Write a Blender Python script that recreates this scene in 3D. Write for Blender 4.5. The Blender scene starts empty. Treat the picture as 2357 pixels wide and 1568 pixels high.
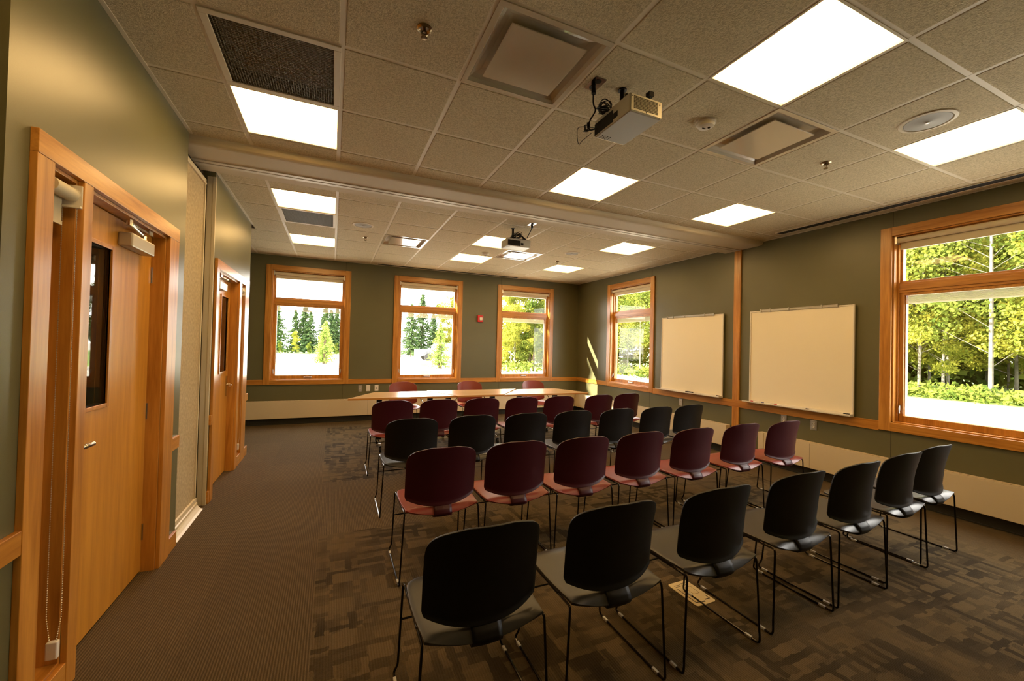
import bpy, math, random
from mathutils import Vector, Matrix
PI = math.pi
random.seed(7)
C = bpy.context.scene.collection
CE, XL, XR, YB = 2.945, -0.988, 5.249, 8.160      # ceiling, left wall, right wall, back wall
T = 0.6096
GX0, GY0, GY1 = 0.0043, 2.2243, 4.5861            # ceiling grid origins
XREC, YREC0, YREC1, YN = -2.6, 1.87, 6.13, -0.16
GZ = -0.15                                          # ground outside

# ------------------------------------------------------------------ materials
MATS = {}
def nodes(name):
    m = bpy.data.materials.new(name); m.use_nodes = True
    nt = m.node_tree; b = nt.nodes['Principled BSDF']
    MATS[name] = m
    return m, nt, b
def pm(name, col, rough=.5, metal=0, spec=.5, coat=0, coat_r=.1, bump=0, bscale=200, vary=0, vscale=3, emit=None, estr=0):
    m, nt, b = nodes(name)
    b.inputs['Base Color'].default_value = (*col, 1)
    b.inputs['Roughness'].default_value = rough
    b.inputs['Metallic'].default_value = metal
    b.inputs['Specular IOR Level'].default_value = spec
    b.inputs['Coat Weight'].default_value = coat
    b.inputs['Coat Roughness'].default_value = coat_r
    tc = nt.nodes.new('ShaderNodeTexCoord')
    if bump:
        n = nt.nodes.new('ShaderNodeTexNoise'); n.inputs['Scale'].default_value = bscale
        n.inputs['Detail'].default_value = 3
        bp = nt.nodes.new('ShaderNodeBump'); bp.inputs['Strength'].default_value = bump
        bp.inputs['Distance'].default_value = .002
        nt.links.new(tc.outputs['Object'], n.inputs['Vector'])
        nt.links.new(n.outputs['Fac'], bp.inputs['Height']); nt.links.new(bp.outputs['Normal'], b.inputs['Normal'])
    if vary:
        n = nt.nodes.new('ShaderNodeTexNoise'); n.inputs['Scale'].default_value = vscale; n.inputs['Detail'].default_value = 6
        r = nt.nodes.new('ShaderNodeValToRGB')
        r.color_ramp.elements[0].position = .3; r.color_ramp.elements[1].position = .7
        r.color_ramp.elements[0].color = (*[c*(1-vary) for c in col], 1)
        r.color_ramp.elements[1].color = (*[min(1, c*(1+vary)) for c in col], 1)
        nt.links.new(tc.outputs['Object'], n.inputs['Vector'])
        nt.links.new(n.outputs['Fac'], r.inputs['Fac']); nt.links.new(r.outputs['Color'], b.inputs['Base Color'])
    if emit:
        b.inputs['Emission Color'].default_value = (*emit, 1); b.inputs['Emission Strength'].default_value = estr
    return m
def wood(name, axis, c0, c1, rough=.33, coat=.3):
    m, nt, b = nodes(name)
    tc = nt.nodes.new('ShaderNodeTexCoord'); mp = nt.nodes.new('ShaderNodeMapping')
    s = [14, 14, 14]; s['xyz'.index(axis)] = .9
    mp.inputs['Scale'].default_value = s
    n = nt.nodes.new('ShaderNodeTexNoise'); n.inputs['Scale'].default_value = 1.6; n.inputs['Detail'].default_value = 7; n.inputs['Distortion'].default_value = .6
    n2 = nt.nodes.new('ShaderNodeTexNoise'); n2.inputs['Scale'].default_value = 9; n2.inputs['Detail'].default_value = 4
    mx = nt.nodes.new('ShaderNodeMath'); mx.operation = 'MULTIPLY_ADD'; mx.inputs[1].default_value = .35
    r = nt.nodes.new('ShaderNodeValToRGB')
    r.color_ramp.elements[0].position = .48; r.color_ramp.elements[0].color = (*c0, 1)
    r.color_ramp.elements[1].position = .88; r.color_ramp.elements[1].color = (*c1, 1)
    nt.links.new(tc.outputs['Object'], mp.inputs['Vector'])
    nt.links.new(mp.outputs['Vector'], n.inputs['Vector']); nt.links.new(mp.outputs['Vector'], n2.inputs['Vector'])
    nt.links.new(n2.outputs['Fac'], mx.inputs[0]); nt.links.new(n.outputs['Fac'], mx.inputs[2])
    nt.links.new(mx.outputs[0], r.inputs['Fac']); nt.links.new(r.outputs['Color'], b.inputs['Base Color'])
    b.inputs['Roughness'].default_value = rough
    b.inputs['Coat Weight'].default_value = coat; b.inputs['Coat Roughness'].default_value = .22
    return m
W0, W1 = (.37, .142, .016), (.62, .285, .050)
for ax in 'xyz': wood('wood_'+ax, ax, W0, W1)
wood('door_wood', 'z', (.46, .195, .020), (.62, .285, .038), rough=.36, coat=.25)
wood('table_wood', 'x', (.62, .40, .19), (.72, .50, .26), rough=.25, coat=.6)
pm('table_edge', (.5, .24, .05), .4)
pm('wall_green', (.125, .118, .056), .37, spec=.5, bump=.12, bscale=420, vary=.04, vscale=2)
pm('seam', (.02, .018, .01), .8)
pm('cream', (.62, .52, .36), .45, vary=.02)
pm('beam_paint', (.58, .49, .33), .65)
pm('rail_metal', (.6, .54, .42), .5, metal=.3)
pm('dark', (.006, .005, .004), .8)
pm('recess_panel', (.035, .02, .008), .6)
pm('crate', (.20, .17, .11), .5)
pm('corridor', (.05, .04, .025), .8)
pm('rubber_base', (.03, .028, .02), .45)
pm('whiteboard', (.86, .79, .62), .28, coat=.2, vary=.012, vscale=2)
pm('alu', (.62, .6, .56), .3, metal=.85)
pm('white_plastic', (.72, .68, .6), .4)
pm('shade_fabric', (.62, .55, .40), .7)
pm('blind_slats', (.7, .68, .6), .5)
pm('panel_cloth', (.44, .345, .20), .85, bump=.5, bscale=260, vary=.18, vscale=45)
pm('panel_trim', (.62, .54, .38), .42)
pm('grid_metal', (.70, .62, .46), .5)
pm('diff_white', (.60, .52, .38), .2, coat=.6, coat_r=.03)
pm('diff_pan', (.60, .54, .42), .2, coat=.8, coat_r=.03)
pm('projector_grey', (.48, .48, .44), .38)
pm('projector_white', (.74, .70, .58), .4)
pm('black_plastic', (.0045, .004, .0035), .45, spec=.3, bump=.15, bscale=900)
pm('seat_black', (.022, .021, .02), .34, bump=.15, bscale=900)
pm('maroon_shaded', (.042, .0035, .009), .40, spec=.35, bump=.15, bscale=900)  # maroon chair plastic darkened in colour for the shade on the rear of backs
pm('maroon_lit', (.20, .030, .022), .36, bump=.15, bscale=900)  # same maroon plastic, lighter tone standing for light falling on it
pm('frame_black', (.018, .016, .014), .18, metal=.7)
pm('glide', (.5, .5, .48), .15)
pm('chrome', (.6, .58, .54), .12, metal=1)
pm('brass', (.35, .28, .18), .25, metal=1)
pm('closer', (.46, .42, .35), .38, metal=.4)
pm('red_alarm', (.55, .015, .015), .35)
pm('marker_white', (.8, .78, .7), .4); pm('marker_red', (.4, .01, .02), .4); pm('marker_blue', (.05, .06, .2), .4); pm('marker_black', (.01, .01, .01), .5)
pm('plate_tan', (.62, .50, .28), .5); pm('plate_groove', (.06, .045, .02), .7)
pm('speaker_grey', (.36, .35, .31), .6)
pm('lens', (.02, .02, .04), .05, coat=1)
pm('gravel', (.52, .50, .45), .9, vary=.15, vscale=.6)
pm('grass', (.20, .30, .06), .9, vary=.3, vscale=.5)
pm('bark', (.085, .075, .055), .8, vary=.5, vscale=6)
pm('bark_dark', (.08, .055, .035), .9)
pm('car_white', (.75, .75, .75), .3, coat=.5); pm('car_glass', (.2, .22, .24), .1); pm('tyre', (.03, .03, .03), .8)
pm('bollard', (.16, .15, .13), .6); pm('rock', (.17, .14, .10), .9, vary=.3, vscale=4)
pm('roof', (.3, .28, .25), .8); pm('soffit', (.55, .52, .45), .7)
def leafmat(name, c0, c1, tr=.45):
    m = bpy.data.materials.new(name); m.use_nodes = True; nt = m.node_tree; nt.nodes.clear(); MATS[name] = m
    o = nt.nodes.new('ShaderNodeOutputMaterial'); d = nt.nodes.new('ShaderNodeBsdfDiffuse'); t = nt.nodes.new('ShaderNodeBsdfTranslucent')
    mx = nt.nodes.new('ShaderNodeMixShader'); mx.inputs[0].default_value = tr
    tc = nt.nodes.new('ShaderNodeTexCoord'); n = nt.nodes.new('ShaderNodeTexNoise'); n.inputs['Scale'].default_value = 1.3; n.inputs['Detail'].default_value = 5
    r = nt.nodes.new('ShaderNodeValToRGB'); r.color_ramp.elements[0].position = .35; r.color_ramp.elements[1].position = .65
    r.color_ramp.elements[0].color = (*c0, 1); r.color_ramp.elements[1].color = (*c1, 1)
    L = nt.links.new
    L(tc.outputs['Object'], n.inputs['Vector']); L(n.outputs['Fac'], r.inputs['Fac'])
    L(r.outputs['Color'], d.inputs['Color']); L(r.outputs['Color'], t.inputs['Color'])
    L(d.outputs[0], mx.inputs[1]); L(t.outputs[0], mx.inputs[2]); L(mx.outputs[0], o.inputs['Surface'])
leafmat('leaf_yellow', (.115, .145, .022), (.31, .285, .045))
leafmat('leaf_green', (.06, .095, .018), (.19, .22, .04))
leafmat('leaf_dark', (.035, .06, .02), (.09, .12, .03))
leafmat('needles', (.035, .07, .03), (.09, .13, .05), .2)
leafmat('needles_light', (.16, .24, .05), (.26, .34, .08), .3)
leafmat('blind_tr', (.75, .73, .62), (.8, .78, .68), .55)
def glassmat(name, dark=1.0):
    m = bpy.data.materials.new(name); m.use_nodes = True; nt = m.node_tree; nt.nodes.clear(); MATS[name] = m
    o = nt.nodes.new('ShaderNodeOutputMaterial'); t = nt.nodes.new('ShaderNodeBsdfTransparent'); g = nt.nodes.new('ShaderNodeBsdfGlossy')
    t.inputs['Color'].default_value = (dark, dark, dark, 1); g.inputs['Roughness'].default_value = .0
    lw = nt.nodes.new('ShaderNodeLayerWeight'); lw.inputs['Blend'].default_value = .5
    pw = nt.nodes.new('ShaderNodeMath'); pw.operation = 'POWER'; pw.inputs[1].default_value = 5
    f = nt.nodes.new('ShaderNodeMath'); f.operation = 'MULTIPLY_ADD'; f.inputs[1].default_value = .8; f.inputs[2].default_value = .018
    mx = nt.nodes.new('ShaderNodeMixShader')
    L = nt.links.new
    L(lw.outputs['Facing'], pw.inputs[0]); L(pw.outputs[0], f.inputs[0]); L(f.outputs[0], mx.inputs[0]); L(t.outputs[0], mx.inputs[1]); L(g.outputs[0], mx.inputs[2]); L(mx.outputs[0], o.inputs['Surface'])
glassmat('glass', .93); glassmat('door_glass', .8)
def emat(name, col, s):
    m = bpy.data.materials.new(name); m.use_nodes = True; nt = m.node_tree; nt.nodes.clear(); MATS[name] = m
    o = nt.nodes.new('ShaderNodeOutputMaterial'); e = nt.nodes.new('ShaderNodeEmission')
    e.inputs['Color'].default_value = (*col, 1); e.inputs['Strength'].default_value = s
    nt.links.new(e.outputs[0], o.inputs['Surface'])
emat('lamp', (1.0, .61, .225), 19)

# ceiling tile: mineral fibre, fissured bump
def tilemat():
    m, nt, b = nodes('ceiling_tile'); L = nt.links.new
    tc = nt.nodes.new('ShaderNodeTexCoord')
    n = nt.nodes.new('ShaderNodeTexNoise'); n.inputs['Scale'].default_value = 95; n.inputs['Detail'].default_value = 4; n.inputs['Distortion'].default_value = 1.0
    r = nt.nodes.new('ShaderNodeValToRGB'); r.color_ramp.elements[0].position = .36; r.color_ramp.elements[1].position = .6
    r.color_ramp.elements[0].color = (.46, .385, .238, 1); r.color_ramp.elements[1].color = (.67, .572, .37, 1)
    bp = nt.nodes.new('ShaderNodeBump'); bp.inputs['Strength'].default_value = .8; bp.inputs['Distance'].default_value = .004
    L(tc.outputs['Object'], n.inputs['Vector']); L(n.outputs['Fac'], r.inputs['Fac']); L(r.outputs['Color'], b.inputs['Base Color'])
    L(n.outputs['Fac'], bp.inputs['Height']); L(bp.outputs['Normal'], b.inputs['Normal']); b.inputs['Roughness'].default_value = .9
tilemat()

# carpet: ribbed tiles on the left and in a cross band, woven plaid tiles elsewhere
def carpetmat():
    m, nt, b = nodes('carpet'); N = nt.nodes.new; L = nt.links.new
    tc = N('ShaderNodeTexCoord'); sp = N('ShaderNodeSeparateXYZ'); L(tc.outputs['Object'], sp.inputs[0])
    def math_(op, a, b_=None, v=None):
        n = N('ShaderNodeMath'); n.operation = op
        for i, q in enumerate((a, b_)):
            if q is None: continue
            if isinstance(q, (int, float)): n.inputs[i].default_value = q
            else: L(q, n.inputs[i])
        return n.outputs[0]
    X, Y = sp.outputs['X'], sp.outputs['Y']
    # ribs: thin lines running in depth, broken up along their length
    def noise(scale_xyz, sc=1, det=2):
        mp = N('ShaderNodeMapping'); mp.inputs['Scale'].default_value = scale_xyz; L(tc.outputs['Object'], mp.inputs['Vector'])
        n = N('ShaderNodeTexNoise'); n.inputs['Scale'].default_value = sc; n.inputs['Detail'].default_value = det; L(mp.outputs['Vector'], n.inputs['Vector'])
        return n.outputs['Fac']
    rib = math_('SINE', math_('MULTIPLY', X, 2*PI/.0122))
    rib = math_('MULTIPLY_ADD', rib, .5); 
    rib.node.inputs[2].default_value = .5
    ribn = noise((90, 14, 1), 1, 3)
    ribf = math_('MULTIPLY', rib, ribn)
    tuft = noise((1, 1, 1), 330, 1)
    # plaid: short bars across and short bars along, on a woven lattice
    wob = N('ShaderNodeTexNoise'); wob.inputs['Scale'].default_value = 14; wob.inputs['Detail'].default_value = 2; L(tc.outputs['Object'], wob.inputs['Vector'])
    wv = N('ShaderNodeVectorMath'); wv.operation = 'MULTIPLY_ADD'; wv.inputs[1].default_value = (.035, .035, 0); L(wob.outputs['Color'], wv.inputs[0]); L(tc.outputs['Object'], wv.inputs[2])
    def bars(cx, cy, off, lo, hi):
        ad = N('ShaderNodeVectorMath'); ad.operation = 'ADD'; ad.inputs[1].default_value = (off, off*1.7, 0); L(wv.outputs[0], ad.inputs[0])
        sn_ = N('ShaderNodeVectorMath'); sn_.operation = 'SNAP'; sn_.inputs[1].default_value = (cx, cy, 50); L(ad.outputs[0], sn_.inputs[0])
        wn = N('ShaderNodeTexWhiteNoise'); wn.noise_dimensions = '3D'; L(sn_.outputs[0], wn.inputs['Vector'])
        n = N('ShaderNodeMapRange'); n.inputs['From Min'].default_value = lo; n.inputs['From Max'].default_value = hi; L(wn.outputs['Value'], n.inputs['Value']); return n.outputs[0]
    pa = bars(.17, .034, .3, .55, .85); pb = bars(.038, .15, .7, .58, .88); pc_ = bars(.085, .085, .1, .6, 1.2)
    big = N('ShaderNodeTexNoise'); big.inputs['Scale'].default_value = 1.7; big.inputs['Detail'].default_value = 2; L(tc.outputs['Object'], big.inputs['Vector'])
    bm2 = N('ShaderNodeMapRange'); bm2.inputs['From Min'].default_value = .38; bm2.inputs['From Max'].default_value = .62; bm2.inputs['To Min'].default_value = .35; L(big.outputs['Fac'], bm2.inputs['Value'])
    fine = noise((60, 110, 1), 1, 2)
    plaid = math_('MULTIPLY', math_('MAXIMUM', math_('MAXIMUM', pa, pb), pc_), bm2.outputs[0])
    plaid = math_('ADD', math_('MULTIPLY', plaid, .85), math_('MULTIPLY', fine, .35))
    # masks
    def band(v, lo, hi):
        return math_('MULTIPLY', math_('GREATER_THAN', v, lo), math_('LESS_THAN', v, hi))
    ribmask = math_('MAXIMUM', math_('LESS_THAN', X, -.055), math_('MAXIMUM', band(Y, 3.40, 4.66), math_('MAXIMUM', math_('GREATER_THAN', Y, 7.62), math_('GREATER_THAN', X, 4.62))))
    def ramp(f, c0, c1, p0=0., p1=1.):
        r = N('ShaderNodeValToRGB'); r.color_ramp.elements[0].color = (*c0, 1); r.color_ramp.elements[1].color = (*c1, 1)
        r.color_ramp.elements[0].position = p0; r.color_ramp.elements[1].position = p1; L(f, r.inputs['Fac']); return r.outputs['Color']
    ribc = ramp(ribf, (.066, .045, .021), (.138, .098, .049), .08, .6)
    plc = ramp(plaid, (.108, .076, .035), (.034, .023, .010), .12, .95)
    mx = N('ShaderNodeMixRGB'); L(ribmask, mx.inputs[0]); L(plc, mx.inputs[1]); L(ribc, mx.inputs[2])
    # tile-to-tile tone and fine tufts
    ck = N('ShaderNodeTexWhiteNoise'); ck.noise_dimensions = '2D'
    sn = N('ShaderNodeVectorMath'); sn.operation = 'SNAP'; sn.inputs[1].default_value = (.61, .61, 10); L(tc.outputs['Object'], sn.inputs[0]); L(sn.outputs[0], ck.inputs['Vector'])
    tone = math_('MULTIPLY_ADD', ck.outputs['Value'], .14); tone.node.inputs[2].default_value = .93
    t2 = math_('MULTIPLY_ADD', tuft, 1.1); t2.node.inputs[2].default_value = .45
    tot = math_('MULTIPLY', tone, t2)
    mul = N('ShaderNodeVectorMath'); mul.operation = 'SCALE'; L(mx.outputs[0], mul.inputs[0]); L(tot, mul.inputs['Scale'])
    L(mul.outputs[0], b.inputs['Base Color']); b.inputs['Roughness'].default_value = .95; b.inputs['Specular IOR Level'].default_value = .15
    bp = N('ShaderNodeBump'); bp.inputs['Strength'].default_value = .7; bp.inputs['Distance'].default_value = .004
    hh = math_('ADD', tuft, ribf); L(hh, bp.inputs['Height']); L(bp.outputs['Normal'], b.inputs['Normal'])
carpetmat()

# ------------------------------------------------------------------ mesh builder
class MB:
    def __init__(s): s.v = []; s.f = []
    def box(s, x0, x1, y0, y1, z0, z1):
        n = len(s.v)
        s.v += [(x, y, z) for z in (z0, z1) for y in (y0, y1) for x in (x0, x1)]
        s.f += [tuple(n+i for i in q) for q in ((0, 2, 3, 1), (4, 5, 7, 6), (0, 1, 5, 4), (2, 6, 7, 3), (0, 4, 6, 2), (1, 3, 7, 5))]
        return s
    def mbox(s, f, a0, a1, b0, b1, c0, c1):     # box in mapped coordinates
        n = len(s.v)
        s.v += [f(a, b, c) for c in (c0, c1) for b in (b0, b1) for a in (a0, a1)]
        s.f += [tuple(n+i for i in q) for q in ((0, 2, 3, 1), (4, 5, 7, 6), (0, 1, 5, 4), (2, 6, 7, 3), (0, 4, 6, 2), (1, 3, 7, 5))]
        return s
    def prism(s, pts, z0, z1):
        n = len(s.v); k = len(pts)
        s.v += [(x, y, z0) for x, y in pts] + [(x, y, z1) for x, y in pts]
        s.f += [tuple(n+i for i in reversed(range(k))), tuple(n+k+i for i in range(k))]
        s.f += [(n+i, n+(i+1) % k, n+k+(i+1) % k, n+k+i) for i in range(k)]
        return s
    def tube(s, pts, r, n=8, cap=True, closed=False):
        pts = [Vector(p) for p in pts]; m = len(pts); base = len(s.v)
        rr = r if isinstance(r, (list, tuple)) else [r]*m
        nrm = None
        for i, p in enumerate(pts):
            a = pts[i-1] if (i or closed) else p; b = pts[(i+1) % m] if (i < m-1 or closed) else p
            t = (b-a).normalized()
            if nrm is None:
                nrm = t.orthogonal().normalized()
            else:
                nrm = (nrm - t*nrm.dot(t))
                nrm = nrm.normalized() if nrm.length > 1e-6 else t.orthogonal().normalized()
            bn = t.cross(nrm)
            for j in range(n):
                an = 2*PI*j/n
                s.v.append(tuple(p + (nrm*math.cos(an)+bn*math.sin(an))*rr[i]))
        for i in range(m-1 if not closed else m):
            i2 = (i+1) % m
            for j in range(n):
                s.f.append((base+i*n+j, base+i*n+(j+1) % n, base+i2*n+(j+1) % n, base+i2*n+j))
        if cap and not closed:
            s.f.append(tuple(base+j for j in reversed(range(n)))); s.f.append(tuple(base+(m-1)*n+j for j in range(n)))
        return s
    def lathe(s, prof, c=(0, 0, 0), n=24, axis='z'):
        base = len(s.v); m = len(prof)
        for r, h in prof:
            for j in range(n):
                a = 2*PI*j/n; u, w = r*math.cos(a), r*math.sin(a)
                p = {'z': (u, w, h), 'y': (u, h, w), 'x': (h, u, w)}[axis]
                s.v.append((c[0]+p[0], c[1]+p[1], c[2]+p[2]))
        for i in range(m-1):
            for j in range(n):
                s.f.append((base+i*n+j, base+i*n+(j+1) % n, base+(i+1)*n+(j+1) % n, base+(i+1)*n+j))
        s.f.append(tuple(base+j for j in reversed(range(n)))); s.f.append(tuple(base+(m-1)*n+j for j in range(n)))
        return s
    def grid(s, fn, nu, nv):
        base = len(s.v)
        for j in range(nv+1):
            for i in range(nu+1): s.v.append(fn(i/nu, j/nv))
        for j in range(nv):
            for i in range(nu):
                a = base+j*(nu+1)+i; s.f.append((a, a+1, a+nu+2, a+nu+1))
        return s
    def quad(s, a, b, c, d):
        n = len(s.v); s.v += [a, b, c, d]; s.f.append((n, n+1, n+2, n+3)); return s
    def build(s, name, mat, parent=None, smooth=False, bevel=0, solid=0, off=-1, fix=True):
        me = bpy.data.meshes.new(name); me.from_pydata([tuple(p) for p in s.v], [], s.f); me.update()
        if fix:
            import bmesh
            bm = bmesh.new(); bm.from_mesh(me); bmesh.ops.recalc_face_normals(bm, faces=bm.faces); bm.to_mesh(me); bm.free()
        me.materials.append(MATS[mat])
        if smooth:
            me.polygons.foreach_set('use_smooth', [True]*len(me.polygons))
            if smooth == 'auto': me.set_sharp_from_angle(angle=math.radians(40))
        o = bpy.data.objects.new(name, me); C.objects.link(o)
        if parent: o.parent = parent
        if solid:
            md = o.modifiers.new('solid', 'SOLIDIFY'); md.thickness = solid; md.offset = off
        if bevel:
            md = o.modifiers.new('bevel', 'BEVEL'); md.width = bevel; md.segments = 2; md.limit_method = 'ANGLE'
        return o
def fillet(pts, r, k=5):
    pts = [Vector(p) for p in pts]; out = [pts[0]]
    for i in range(1, len(pts)-1):
        p = pts[i]; a = pts[i-1]-p; b = pts[i+1]-p
        ra = min(r, a.length*.49); rb = min(r, b.length*.49)
        A = p+a.normalized()*ra; B = p+b.normalized()*rb
        for j in range(k+1):
            t = j/k; out.append(A*(1-t)**2 + p*2*t*(1-t) + B*t*t)
    out.append(pts[-1]); return out
def tag(o, label=None, cat=None, group=None, kind=None):
    if label: o['label'] = label
    if cat: o['category'] = cat
    if group: o['group'] = group
    if kind: o['kind'] = kind
    return o
def empty(name, loc=(0, 0, 0), rz=0):
    o = bpy.data.objects.new(name, None); C.objects.link(o); o.location = loc; o.rotation_euler = (0, 0, rz); o.empty_display_size = .1
    return o
KIDS = {}
def copy_tree(o, parent=None):
    c = o.copy(); C.objects.link(c)
    if parent: c.parent = parent
    for ch in [q for q in ALL(o)]: copy_tree(ch, c)
    return c
def ALL(o): return list(o.children)
def struct(o): o['kind'] = 'structure'; return o

# ------------------------------------------------------------------ shell
def slab_with_holes(mb, f, a0, a1, b0, b1, d0, d1, holes):
    ua = sorted({a0, a1, *[h[0] for h in holes], *[h[1] for h in holes]}); ub = sorted({b0, b1, *[h[2] for h in holes], *[h[3] for h in holes]})
    for i in range(len(ua)-1):
        for j in range(len(ub)-1):
            ca, cb = (ua[i]+ua[i+1])/2, (ub[j]+ub[j+1])/2
            if any(h[0] < ca < h[1] and h[2] < cb < h[3] for h in holes): continue
            mb.mbox(f, ua[i], ua[i+1], ub[j], ub[j+1], d0, d1)
fb = lambda a, b, d: (a, YB+d, b)          # back wall mapping: a = x, b = z, d outward
fr = lambda a, b, d: (XR+d, a, b)          # right wall: a = y
fl = lambda a, b, d: (XL-d, a, b)          # left wall: a = y
WB = [(-1.075, .288), (1.066, 2.435), (3.215, 4.58)]
WR = [(5.665, 7.025), (.30, 2.375)]
ZB, ZT = .69, 2.775
mb = MB(); slab_with_holes(mb, fb, XREC-.15, XR+.2, -.2, 3.03, 0, .17, [(a+.095, b-.095, .775, 2.685) for a, b in WB])
struct(mb.build('wall_back', 'wall_green'))
mb = MB(); slab_with_holes(mb, fr, YN-.1, YB, -.2, 3.03, 0, .17, [(a+.095, b-.095, .775, 2.685) for a, b in WR])
struct(mb.build('wall_right', 'wall_green'))
# left wall, two leaves of it either side of the partition pocket
D1 = (1.985, 3.44); D2 = (4.44, 5.99)
SL1, DR1 = (2.085, 2.285), (2.355, 3.275)
DR2, SL2 = (4.53, 5.44), (5.55, 5.75)
mb = MB(); slab_with_holes(mb, fl, YREC0, 3.63, 0, 3.0, 0, .12, [(SL1[0], SL1[1], .11, 2.115), (DR1[0], DR1[1], -1, 2.115)])
struct(mb.build('wall_left', 'wall_green'))
mb = MB(); slab_with_holes(mb, fl, 4.385, YREC1, 0, 3.0, 0, .12, [(DR2[0], DR2[1], -1, 2.115), (SL2[0], SL2[1], .11, 2.115)])
struct(mb.build('wall_left', 'wall_green'))
mb = MB().box(XREC, XL-.12, YREC0, YREC0+.1, 0, 3.0).box(XREC, XL-.12, YREC1-.1, YREC1, 0, 3.0)
mb.box(XREC-.1, XREC, YREC1, YB, 0, 3.03); struct(mb.build('wall_corridor', 'wall_green'))
struct(MB().box(XREC-.1, XREC, YN-.1, YREC1, 0, 3.03).build('wall_recess', 'recess_panel'))
struct(MB().box(XREC-.1, XR, YN-.1, YN, 0, 3.03).build('wall_near', 'wall_green'))
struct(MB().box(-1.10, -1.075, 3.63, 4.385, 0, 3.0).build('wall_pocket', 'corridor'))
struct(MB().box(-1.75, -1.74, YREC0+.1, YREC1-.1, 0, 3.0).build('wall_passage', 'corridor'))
struct(MB().quad((XREC, YN, 0), (XR, YN, 0), (XR, YB, 0), (XREC, YB, 0)).build('floor', 'carpet', fix=False))
# roof with eaves
struct(MB().box(XREC-.6, XR+.62, YN-.6, YB+.57, 3.03, 3.2).build('roof', 'soffit'))
# wall panel seams
mb = MB()
for x in (.195, 3.29): mb.box(x-.0016, x+.0016, YB-.0015, YB, ZT, CE).box(x-.0016, x+.0016, YB-.0015, YB, .42, ZB)
struct(mb.build('trim_seam_back', 'seam'))
mb = MB()
for y, in ((5.75,), (2.28,)): mb.box(XR-.0015, XR, y-.0018, y+.0018, ZT if y > 5 else ZT, CE).box(XR-.0015, XR, y-.0018, y+.0018, .42, ZB)
struct(mb.build('trim_seam_right', 'seam'))

# ceiling: tegular tiles on a lattice, cells for fixtures left out
near_rows = [GY0+T*j for j in range(-5, 3)]; far_rows = [GY1+T*j for j in range(0, 6)]
lights_n = [(-1, 1), (-1, -2), (3, 1), (3, -2), (6, 1), (6, -2)]
lights_f = [(-1, 0), (-1, 3), (3, 1), (3, 3), (6, 3), (6, 0)]
diff_n, diff_f = [(1, -1), (4, -1)], [(1, 2), (4, 2)]
gr_n, gr_f = [(-1, 0)], [(-1, 1)]
skip_n = set(lights_n+diff_n+gr_n); skip_f = set(lights_f+diff_f+gr_f)
mb = MB(); gb = MB()
G = .013
def cells(gy, jr, ymin, ymax, skip):
    for i in range(-5, 9):
        for j in jr:
            if (i, j) in skip: continue
            x0, x1 = GX0+T*i, GX0+T*(i+1); y0, y1 = gy+T*j, gy+T*(j+1)
            inL = y1 > YREC0+.05 and y0 < YREC1-.05
            xm = XL if inL else XREC
            x0c, x1c = max(x0+G, xm), min(x1-G, XR); y0c, y1c = max(y0+G, ymin), min(y1-G, ymax)
            if x1c-x0c < .02 or y1c-y0c < .01: continue
            mb.box(x0c, x1c, y0c, y1c, CE, CE+.02)
cells(GY0, range(-4, 3), YN, 3.66, skip_n); cells(GY1, range(-1, 6), 4.26, YB, skip_f)
cm = struct(mb.build('ceiling', 'ceiling_tile', bevel=.004))
for i in range(-5, 10):
    x = GX0+T*i
    if x < XREC or x > XR: continue
    a0 = YN; a1 = 3.66; b0 = 4.26; b1 = YB
    if x < XL:
        a1 = YREC0; b0 = YREC1
    gb.box(x-G, x+G, a0, a1, CE+.003, CE+.01); gb.box(x-G, x+G, b0, b1, CE+.003, CE+.01)
for gy, jr in ((GY0, range(-3, 3)), (GY1, range(0, 6))):
    for j in jr:
        y = gy+T*j
        if 3.66 < y < 4.26 or y > YB: continue
        gb.box(XREC if (y < YREC0 or y > YREC1) else XL, XR, y-G, y+G, CE+.0035, CE+.0095)
struct(gb.build('trim_ceiling_grid', 'grid_metal'))
mb = MB()
for y0, y1 in ((YREC0, 3.64), (4.38, YREC1)): mb.box(XL, XL+.022, y0, y1, CE-.004, CE+.004)
mb.box(XR-.022, XR, YN, 3.66, CE-.004, CE+.004).box(XR-.022, XR, 4.26, YB, CE-.004, CE+.004).box(XREC, XR-.022, YB-.022, YB, CE-.004, CE+.004)
struct(mb.build('trim_ceiling_edge', 'grid_metal'))
struct(MB().box(XREC, XR, YN, YB, CE+.16, CE+.17).build('ceiling_plenum', 'dark'))

# partition track soffit
prof = [(3.655, CE+.004), (3.665, CE-.012), (3.672, CE-.028), (3.683, CE-.040), (3.70, CE-.047), (3.72, CE-.05), (3.99, CE-.05), (3.99, CE+.0), (4.10, CE+.0), (4.10, CE-.05), (4.245, CE-.05), (4.262, CE+.004), (4.262, CE+.03), (3.655, CE+.03)]
mb = MB(); n = len(prof)
for x in (XL-.08, XR): mb.v += [(x, y, z) for y, z in prof]
mb.f += [(i, (i+1) % n, n+(i+1) % n, n+i) for i in range(n)]
bm_ = mb.build('ceiling_beam', 'beam_paint'); struct(bm_)
mb = MB().box(XL-.08, XR, 3.99, 4.034, CE-.058, CE-.03).box(XL-.08, XR, 4.052, 4.10, CE-.058, CE-.03).box(XL-.08, XR, 4.034, 4.052, CE-.032, CE-.03)
tag(mb.build('track_rail', 'rail_metal', bevel=.003), 'metal double rail track running under the painted ceiling soffit between the two halves', 'track')
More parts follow.
